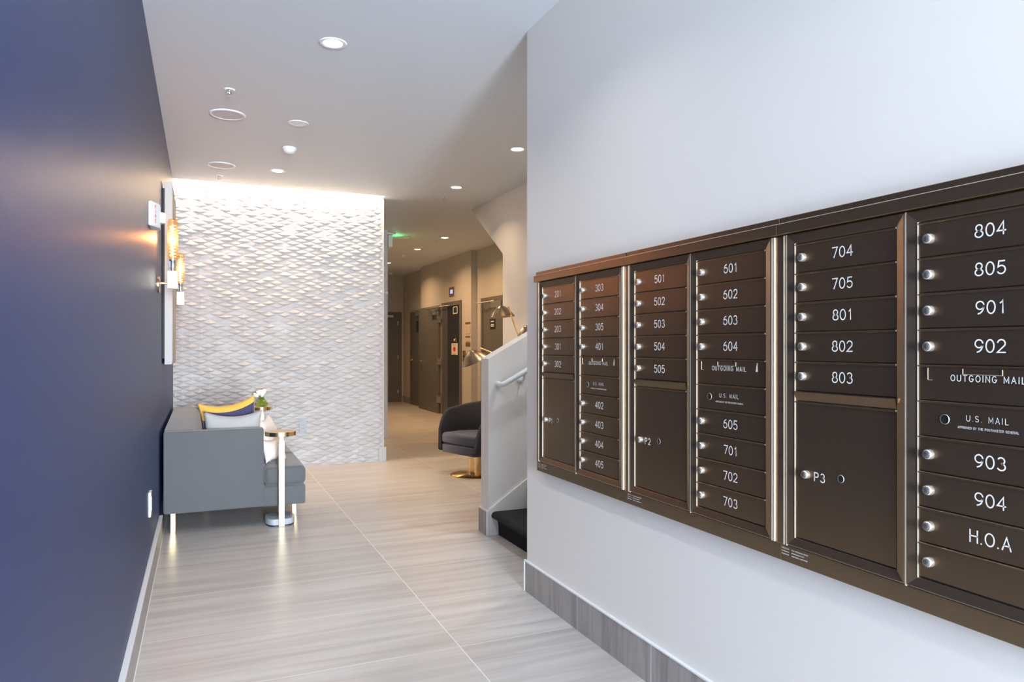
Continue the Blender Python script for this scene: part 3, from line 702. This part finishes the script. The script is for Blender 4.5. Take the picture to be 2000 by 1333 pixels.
# ------------------------------------------------------------------ swivel chair
CX, CY = 2.70, 7.17; FA = math.degrees(math.atan2(-.31, -.95))
ch = empty('swivel_chair', (CX, CY, 0), 'navy velvet barrel swivel chair on brass pedestal behind the low wall', 'armchair')
T = Matrix.Translation((CX, CY, 0)) @ RZ(FA)       # local +X is the way the chair faces
def shell():
    bm = bmesh.new(); rings = []; R_, FW = .375, .275
    path = []                                  # (x, y, nx, ny, s) with s = 0 at the middle of the back, 1 at the arm fronts
    Lc = R_*PI/2; Lt = Lc+FW
    for k in range(61):
        d = -Lt+2*Lt*k/60; s = abs(d)/Lt; sg = 1 if d >= 0 else -1
        if abs(d) <= Lc: a = d/R_; path.append((-R_*math.cos(a), R_*math.sin(a), -math.cos(a), math.sin(a), s))
        else: q = abs(d)-Lc; path.append((q, sg*(R_-.10*(q/FW)**2*.35), 0, sg, s))
    bot = .225
    for x, y, nx, ny, s in path:
        top = .785-.13*s**1.4
        e = (1-s)*Lt                            # distance from the arm front
        if e < .17: top = bot+.06+(top-bot-.06)*math.sqrt(max(0, 1-((.17-e)/.17)**2))
        lo = bot+.03*s; th = .052
        prof = [(0, lo+.014), (.012, lo), (th-.012, lo), (th, lo+.014), (th, top-.022), (th-.010, top-.007), (th/2, top), (.010, top-.007), (0, top-.022), (-.008, (top+lo)/2)]
        rings.append([bm.verts.new((x-nx*d, y-ny*d, z)) for d, z in prof])
    m = len(rings[0])
    for i in range(len(rings)-1):
        for k in range(m): bm.faces.new((rings[i][k], rings[i][(k+1) % m], rings[i+1][(k+1) % m], rings[i+1][k]))
    bm.faces.new(rings[0]); bm.faces.new(rings[-1])
    for v in bm.verts:                          # the shell flares a little towards its rim
        f = 1+.07*max(0, (v.co.z-.25)/.5)-.10*max(0, (.34-v.co.z)/.1)
        v.co.y *= f
        if v.co.x < 0: v.co.x *= f
    bmesh.ops.transform(bm, matrix=T, verts=bm.verts); return bm
obj('shell', shell(), 'velvet', ch, smooth=60)
def dseat(z0, z1, k, bev):
    bm = bmesh.new()
    w_ = .300*k
    pts = [(w_*math.cos(a), w_*math.sin(a)) for a in [math.radians(90+180*i/16) for i in range(17)]]
    pts = pts+[(.235, -w_*.99), (.262, -w_*.90), (.262, w_*.90), (.235, w_*.99)]
    prism(bm, pts, 2, z0, z1)
    bmesh.ops.bevel(bm, geom=[e for e in bm.edges if abs(e.verts[0].co.z-e.verts[1].co.z) < 1e-5], offset=bev, segments=4, profile=.5, affect='EDGES')
    bmesh.ops.transform(bm, matrix=T, verts=bm.verts); return bm
obj('seat_base', dseat(.235, .325, .98, .012), 'velvet_seat', ch, smooth=50)
obj('seat_cushion', dseat(.330, .445, .99, .035), 'velvet_seat', ch, smooth=50, label='blue grey velvet seat cushion')
bm = bmesh.new(); lathe(bm, [(.072, .015), (.072, .24)], (CX-.02, CY, 0), 40); obj('pedestal', bm, 'brass', ch, smooth=40, label='brass cylinder pedestal')
bm = bmesh.new(); lathe(bm, [(.27, 0), (.27, .008), (.262, .012), (.12, .022), (.08, .03)], (CX-.02, CY-.03, 0), 56); obj('base_plate', bm, 'brass', ch, smooth=40, label='round polished brass base plate')

# ------------------------------------------------------------------ three headed floor lamp
fl_ = empty('floor_lamp', (2.98, 6.62, 0), 'bronze floor lamp with three domed shades and brass arms by stair wall', 'floor lamp')
px, py = 2.96, 6.62
bm = bmesh.new(); lathe(bm, [(.14, 0), (.14, .018), (.13, .024), (.02, .03)], (px, py, 0), 36); obj('base', bm, 'lampshade', fl_, smooth=40)
bm = bmesh.new(); tube(bm, [(px, py, .02), (px, py, 1.47)], .010, 12); obj('pole', bm, 'brass', fl_, smooth=40)
def shade(loc, rot, s=1.0):
    bm = bmesh.new()
    out = [(.006, .100), (.020, .099), (.040, .090), (.065, .070), (.090, .042), (.113, .014), (.133, -.012)]
    inn = [(r-.004, h-.004) for r, h in out[::-1]][:-1]
    lathe(bm, [(r*s, h*s) for r, h in out+inn+[(.012, .094)]], (0, 0, 0), 40, cap=False)
    bmesh.ops.transform(bm, matrix=Matrix.Translation(loc) @ rot, verts=bm.verts)
    o = obj('lamp_shade', bm, 'lampshade', fl_, smooth=60)
    bm = bmesh.new(); lathe(bm, [(.010, .085), (.018, .075), (.030, .05), (.032, .035), (.024, .016), (.008, .008)], (0, 0, 0), 20)
    bmesh.ops.transform(bm, matrix=Matrix.Translation(loc) @ rot, verts=bm.verts); obj('bulb', bm, 'led', o, smooth=60)
    d = bpy.data.lights.new('lamp_glow', 'POINT'); d.energy = 2.2; d.color = (1, .66, .38); d.shadow_soft_size = .03
    l = bpy.data.objects.new('lamp_glow', d); COL.objects.link(l); l.parent = fl_; l.location = Vector(loc)+(rot.to_3x3() @ Vector((0, 0, -.02)))-O(fl_)
A = Vector((2.750, 6.60, 1.672)); Bq = Vector((2.455, 6.60, 1.235)); Cq = Vector((2.87, 6.20, 1.475))
shade(A, RY(-4) @ RX(-3)); shade(Bq, RY(-28)); shade(Cq, RY(-28) @ RX(12))
bm = bmesh.new(); tube(bm, [(2.765, 6.47, 1.755), (2.885, 6.50, 1.475), (2.96, 6.60, 1.30)], .0075, 10); obj('arm', bm, 'brass', fl_, smooth=40)
bm = bmesh.new(); tube(bm, [(2.505, 6.56, 1.345), (2.555, 6.56, 1.33), (2.96, 6.60, 1.19)], .0085, 10); obj('arm', bm, 'brass', fl_, smooth=40)
bm = bmesh.new(); tube(bm, [(2.91, 6.22, 1.555), (2.96, 6.61, 1.40)], .0075, 10); obj('arm', bm, 'brass', fl_, smooth=40)

# ------------------------------------------------------------------ corridor doors and signs
def closer(root, P):
    bm = bmesh.new(); box(bm, P[0], P[1], .003); obj('closer', bm, 'steel', root, label='silver door closer')
# far end door
d1 = empty('door_1', (4.2, 17.4, 0), None, None, kind='structure')
bm = bmesh.new(); box(bm, (3.60, 17.375, 0), (4.50, 17.41, 2.165)); obj('leaf', bm, 'doorgrey', d1)
bm = bmesh.new(); box(bm, (4.50, 17.36, 0), (4.555, 17.41, 2.22)); box(bm, (3.55, 17.36, 0), (3.60, 17.41, 2.22)); box(bm, (3.60, 17.36, 2.165), (4.50, 17.41, 2.22)); obj('door_frame', bm, 'frame', d1)
closer(d1, ((4.10, 17.30, 2.08), (4.33, 17.375, 2.14)))
for z in (.25, 1.1, 1.95): obj('hinge', B((4.44, 17.365, z-.05), (4.475, 17.376, z+.05)), 'steel', d1)
# door on the far part of the lift side
d2 = empty('door_2', (4.60, 16.2, 0), None, None, kind='structure')
obj('leaf', B((4.565, 15.50, 0), (4.60, 16.64, 2.20)), 'doorgrey', d2)
bm = bmesh.new(); tube(bm, [(4.565, 16.48, 1.05), (4.52, 16.48, 1.05), (4.515, 16.36, 1.05)], .016, 8); lathe(bm, [(.035, 0), (.035, .012)], (4.565, 16.48, 1.05), 16, M4=RY(-90)); obj('lever_handle', bm, 'brass', d2, smooth=40)
closer(d2, ((4.50, 15.62, 2.07), (4.565, 15.95, 2.14)))
bm = bmesh.new(); tube(bm, [(4.52, 15.8, 2.16), (4.40, 16.4, 2.17), (4.50, 17.0, 2.18)], .012, 6); obj('closer_arm', bm, 'steel', d2)
nt_ = empty('framed_notice', (4.56, 15.62, 1.75), 'framed paper notice on the farther grey corridor door', 'notice')
obj('frame', B((4.545, 15.50, 1.33), (4.565, 15.74, 2.02), .003), 'white', nt_); obj('sheet', B((4.540, 15.53, 1.38), (4.546, 15.71, 1.97)), 'signpale', nt_)
o = obj('door_sign', B((4.555, 15.90, 1.70), (4.565, 16.08, 1.95), .002), 'signdark'); tag(o, 'small dark blue sign on the farther grey corridor door', 'sign')
# leaf folded back against the wall
d3 = empty('door_3', (4.49, 14.7, 0), None, None, kind='structure')
obj('leaf', B((4.435, 14.02, .005), (4.48, 15.44, 2.205), .002), 'doorgrey', d3)
bm = bmesh.new(); tube(bm, [(4.435, 15.24, 1.045), (4.385, 15.24, 1.045), (4.38, 15.12, 1.045)], .016, 8); lathe(bm, [(.035, 0), (.035, .012)], (4.435, 15.24, 1.045), 16, M4=RY(-90)); obj('lever_handle', bm, 'brass', d3, smooth=40)
closer(d3, ((4.36, 14.15, 2.02), (4.435, 14.45, 2.12)))
bm = bmesh.new(); tube(bm, [(4.39, 14.4, 2.13), (4.34, 14.6, 2.15), (4.40, 13.9, 2.17), (4.44, 13.3, 2.17)], .011, 6); obj('closer_arm', bm, 'steel', d3)
for z in (.29, 1.06, 1.92):
    obj('hinge', B((4.428, 13.86, z-.065), (4.436, 14.10, z+.065)), 'steel', d3)
# lift doorway: frame, jamb and a dark sheet painted in for the unlit opening
d4 = empty('door_4', (4.49, 13.3, 0), None, None, kind='structure')
bm = bmesh.new(); box(bm, (4.465, 13.80, 0), (4.50, 13.90, 2.24)); box(bm, (4.465, 12.72, 0), (4.50, 12.80, 2.24)); box(bm, (4.465, 12.80, 2.16), (4.50, 13.80, 2.24)); obj('door_frame', bm, 'frame', d4)
obj('jamb', B((4.47, 13.52, 0), (4.493, 13.80, 2.16)), 'jamb', d4)
obj('opening_shade', B((4.478, 12.80, 0), (4.494, 13.52, 2.16)), 'cabin', d4)  # flat dark sheet in place of the shaded lift opening
def plate(name, y0, y1, z0, z1, m, label, x=4.478, t=.006, cat='sign', extra=None):
    r = empty(name, (x, (y0+y1)/2, (z0+z1)/2), label, cat)
    obj('plate', B((x-t, y0, z0), (x, y1, z1), .001, 1), m, r)
    if extra:
        bm = bmesh.new(); extra(bm, x-t-.0008, (y0+y1)/2, (z0+z1)/2); obj('marking', bm, 'ink' if m != 'paper' else 'red', r)
    return r
def star(bm, x, y, z):
    v = [bm.verts.new((x, y+.03-(.035 if k % 2 == 0 else .014)*math.sin(k*PI/5)*1.6, z+(.035 if k % 2 == 0 else .014)*math.cos(k*PI/5))) for k in range(10)]
    bm.faces.new(v); ribbon(bm, text_strokes('1', .065), .012, lambda a, b: (x, y-.055-a*1.3, z+b))
plate('lift_floor_sign', 12.95, 13.20, 1.445, 1.545, 'black', 'black plate with white star and 1 beside the lift', extra=star)
def flame(bm, x, y, z):
    lathe(bm, [(.048, -.0004), (.048, .0004)], (x, y, z), 20, M4=RY(-90) @ Matrix.Scale(1.6, 4, (0, 1, 0)))
    for k in range(4): box(bm, (x-.0004, y-.10, z+.088-.012*k), (x+.0004, y+.10, z+.083-.012*k)) if k < 2 else box(bm, (x-.0004, y-.09, z-.055-.016*k), (x+.0004, y+.09, z-.06-.016*k))
plate('lift_fire_notice', 12.92, 13.28, 1.205, 1.43, 'paper', 'white notice with red emblem beside the lift', extra=flame)
def crosssign(bm, x, y, z):
    box(bm, (x-.0005, y-.13, z+.055), (x, y+.13, z+.07)); box(bm, (x-.0005, y-.13, z-.07), (x, y+.13, z-.055)); box(bm, (x-.0005, y-.13, z-.055), (x, y-.10, z+.055)); box(bm, (x-.0005, y+.10, z-.055), (x, y+.13, z+.055))
plate('lift_camera_sign', 12.90, 13.20, 1.99, 2.14, 'signdark', 'dark square sign with white border inside the lift doorway', extra=crosssign)
r = empty('lift_indicator', (4.49, 13.31, 2.43), 'lift indicator with glowing blue display above the dark doorway', 'indicator')
obj('plate', B((4.48, 13.17, 2.345), (4.49, 13.45, 2.525), .001, 1), 'signbrown', r); obj('display', B((4.476, 13.23, 2.40), (4.481, 13.37, 2.475)), 'screen', r)
for y0, y1, z0, z1, m, lb in ((12.26, 12.52, 1.78, 1.815, 'signbrown', 'narrow brown sign plate, topmost of the column by the lift'), (12.26, 12.50, 1.60, 1.755, 'signpale', 'pale engraved sign plate under the topmost plate by the lift'),
                              (12.26, 12.52, 1.535, 1.56, 'signbrown', 'thin brown plate below the pale engraved plate'), (12.30, 12.50, 1.455, 1.525, 'signpale', 'pale line plate between two brown plates by the lift'), (12.26, 12.50, 1.37, 1.44, 'signbrown', 'lowest brown sign plate of the column by the lift')):
    o = obj('wall_plate', B((4.484, y0, z0), (4.49, y1, z1), .001, 1), m); tag(o, lb, 'sign')
r = empty('lift_call_panel', (4.49, 12.58, 1.20), 'brown lift call panel beside the lift doorway', 'call panel')
obj('plate', B((4.478, 12.52, 1.09), (4.49, 12.65, 1.29), .002), 'signbrown', r); obj('button', B((4.474, 12.56, 1.17), (4.479, 12.61, 1.20), .001), 'black', r)
# door beside the stair
d5 = empty('door_5', (4.60, 11.3, 0), None, None, kind='structure')
obj('leaf', B((4.575, 10.70, 0), (4.60, 11.84, 2.15)), 'doorgrey', d5)
bm = bmesh.new(); box(bm, (4.56, 11.84, 0), (4.61, 11.92, 2.22)); box(bm, (4.56, 10.60, 0), (4.61, 10.70, 2.22)); box(bm, (4.56, 10.70, 2.15), (4.61, 11.84, 2.22)); obj('door_frame', bm, 'frame', d5)
closer(d5, ((4.50, 10.85, 2.02), (4.575, 11.30, 2.13)))
bm = bmesh.new(); tube(bm, [(4.52, 11.2, 2.14), (4.44, 11.75, 2.12), (4.50, 12.1, 2.20)], .010, 6); obj('closer_arm', bm, 'steel', d5)
r = plate('stair_door_sign', 11.26, 11.50, 1.665, 1.87, 'signdark', 'dark sign plate on the door beside the stair', x=4.575, extra=lambda bm, x, y, z: [box(bm, (x-.0006, y-.07, z+a), (x, y+.07, z+a+.016)) for a in (.02, -.035, -.06)])
# corridor skirtings
struct('baseboard_lift', B((4.585, 16.70, 0), (4.60, 17.4, .15)), 'skirt')
# exit sign
r = empty('exit_sign', (2.64, 10.9, 3.0), 'white exit sign seen edge on at the corridor corner, glowing green', 'exit sign')
obj('canopy', B((2.57, 10.86, 3.095), (2.76, 11.10, 3.12), .002), 'white', r); obj('housing', B((2.648, 10.90, 2.905), (2.712, 11.22, 3.085), .006), 'white', r)
obj('lit_face', B((2.712, 10.92, 2.925), (2.716, 11.20, 3.075)), 'exit', r)
g = bpy.data.lights.new('exit_glow', 'POINT'); g.energy = .55; g.color = (.1, 1, .3); g.shadow_soft_size = .02
go = bpy.data.objects.new('exit_glow', g); COL.objects.link(go); go.parent = r; go.location = Vector((2.80, 11.05, 3.06))-O(r)
r = empty('wall_bracket', (2.54, 10.62, 2.17), 'small steel bracket on the corridor corner strip', 'bracket')
bm = bmesh.new(); box(bm, (2.40, 10.585, 2.16), (2.56, 10.60, 2.175)); lathe(bm, [(.02, 0), (.02, .02)], (2.55, 10.60, 2.168), 14, M4=RX(90)); obj('bar', bm, 'steel', r)
obj('fixing', B((2.41, 10.60, 2.15), (2.44, 10.62, 2.185)), 'steel', r)
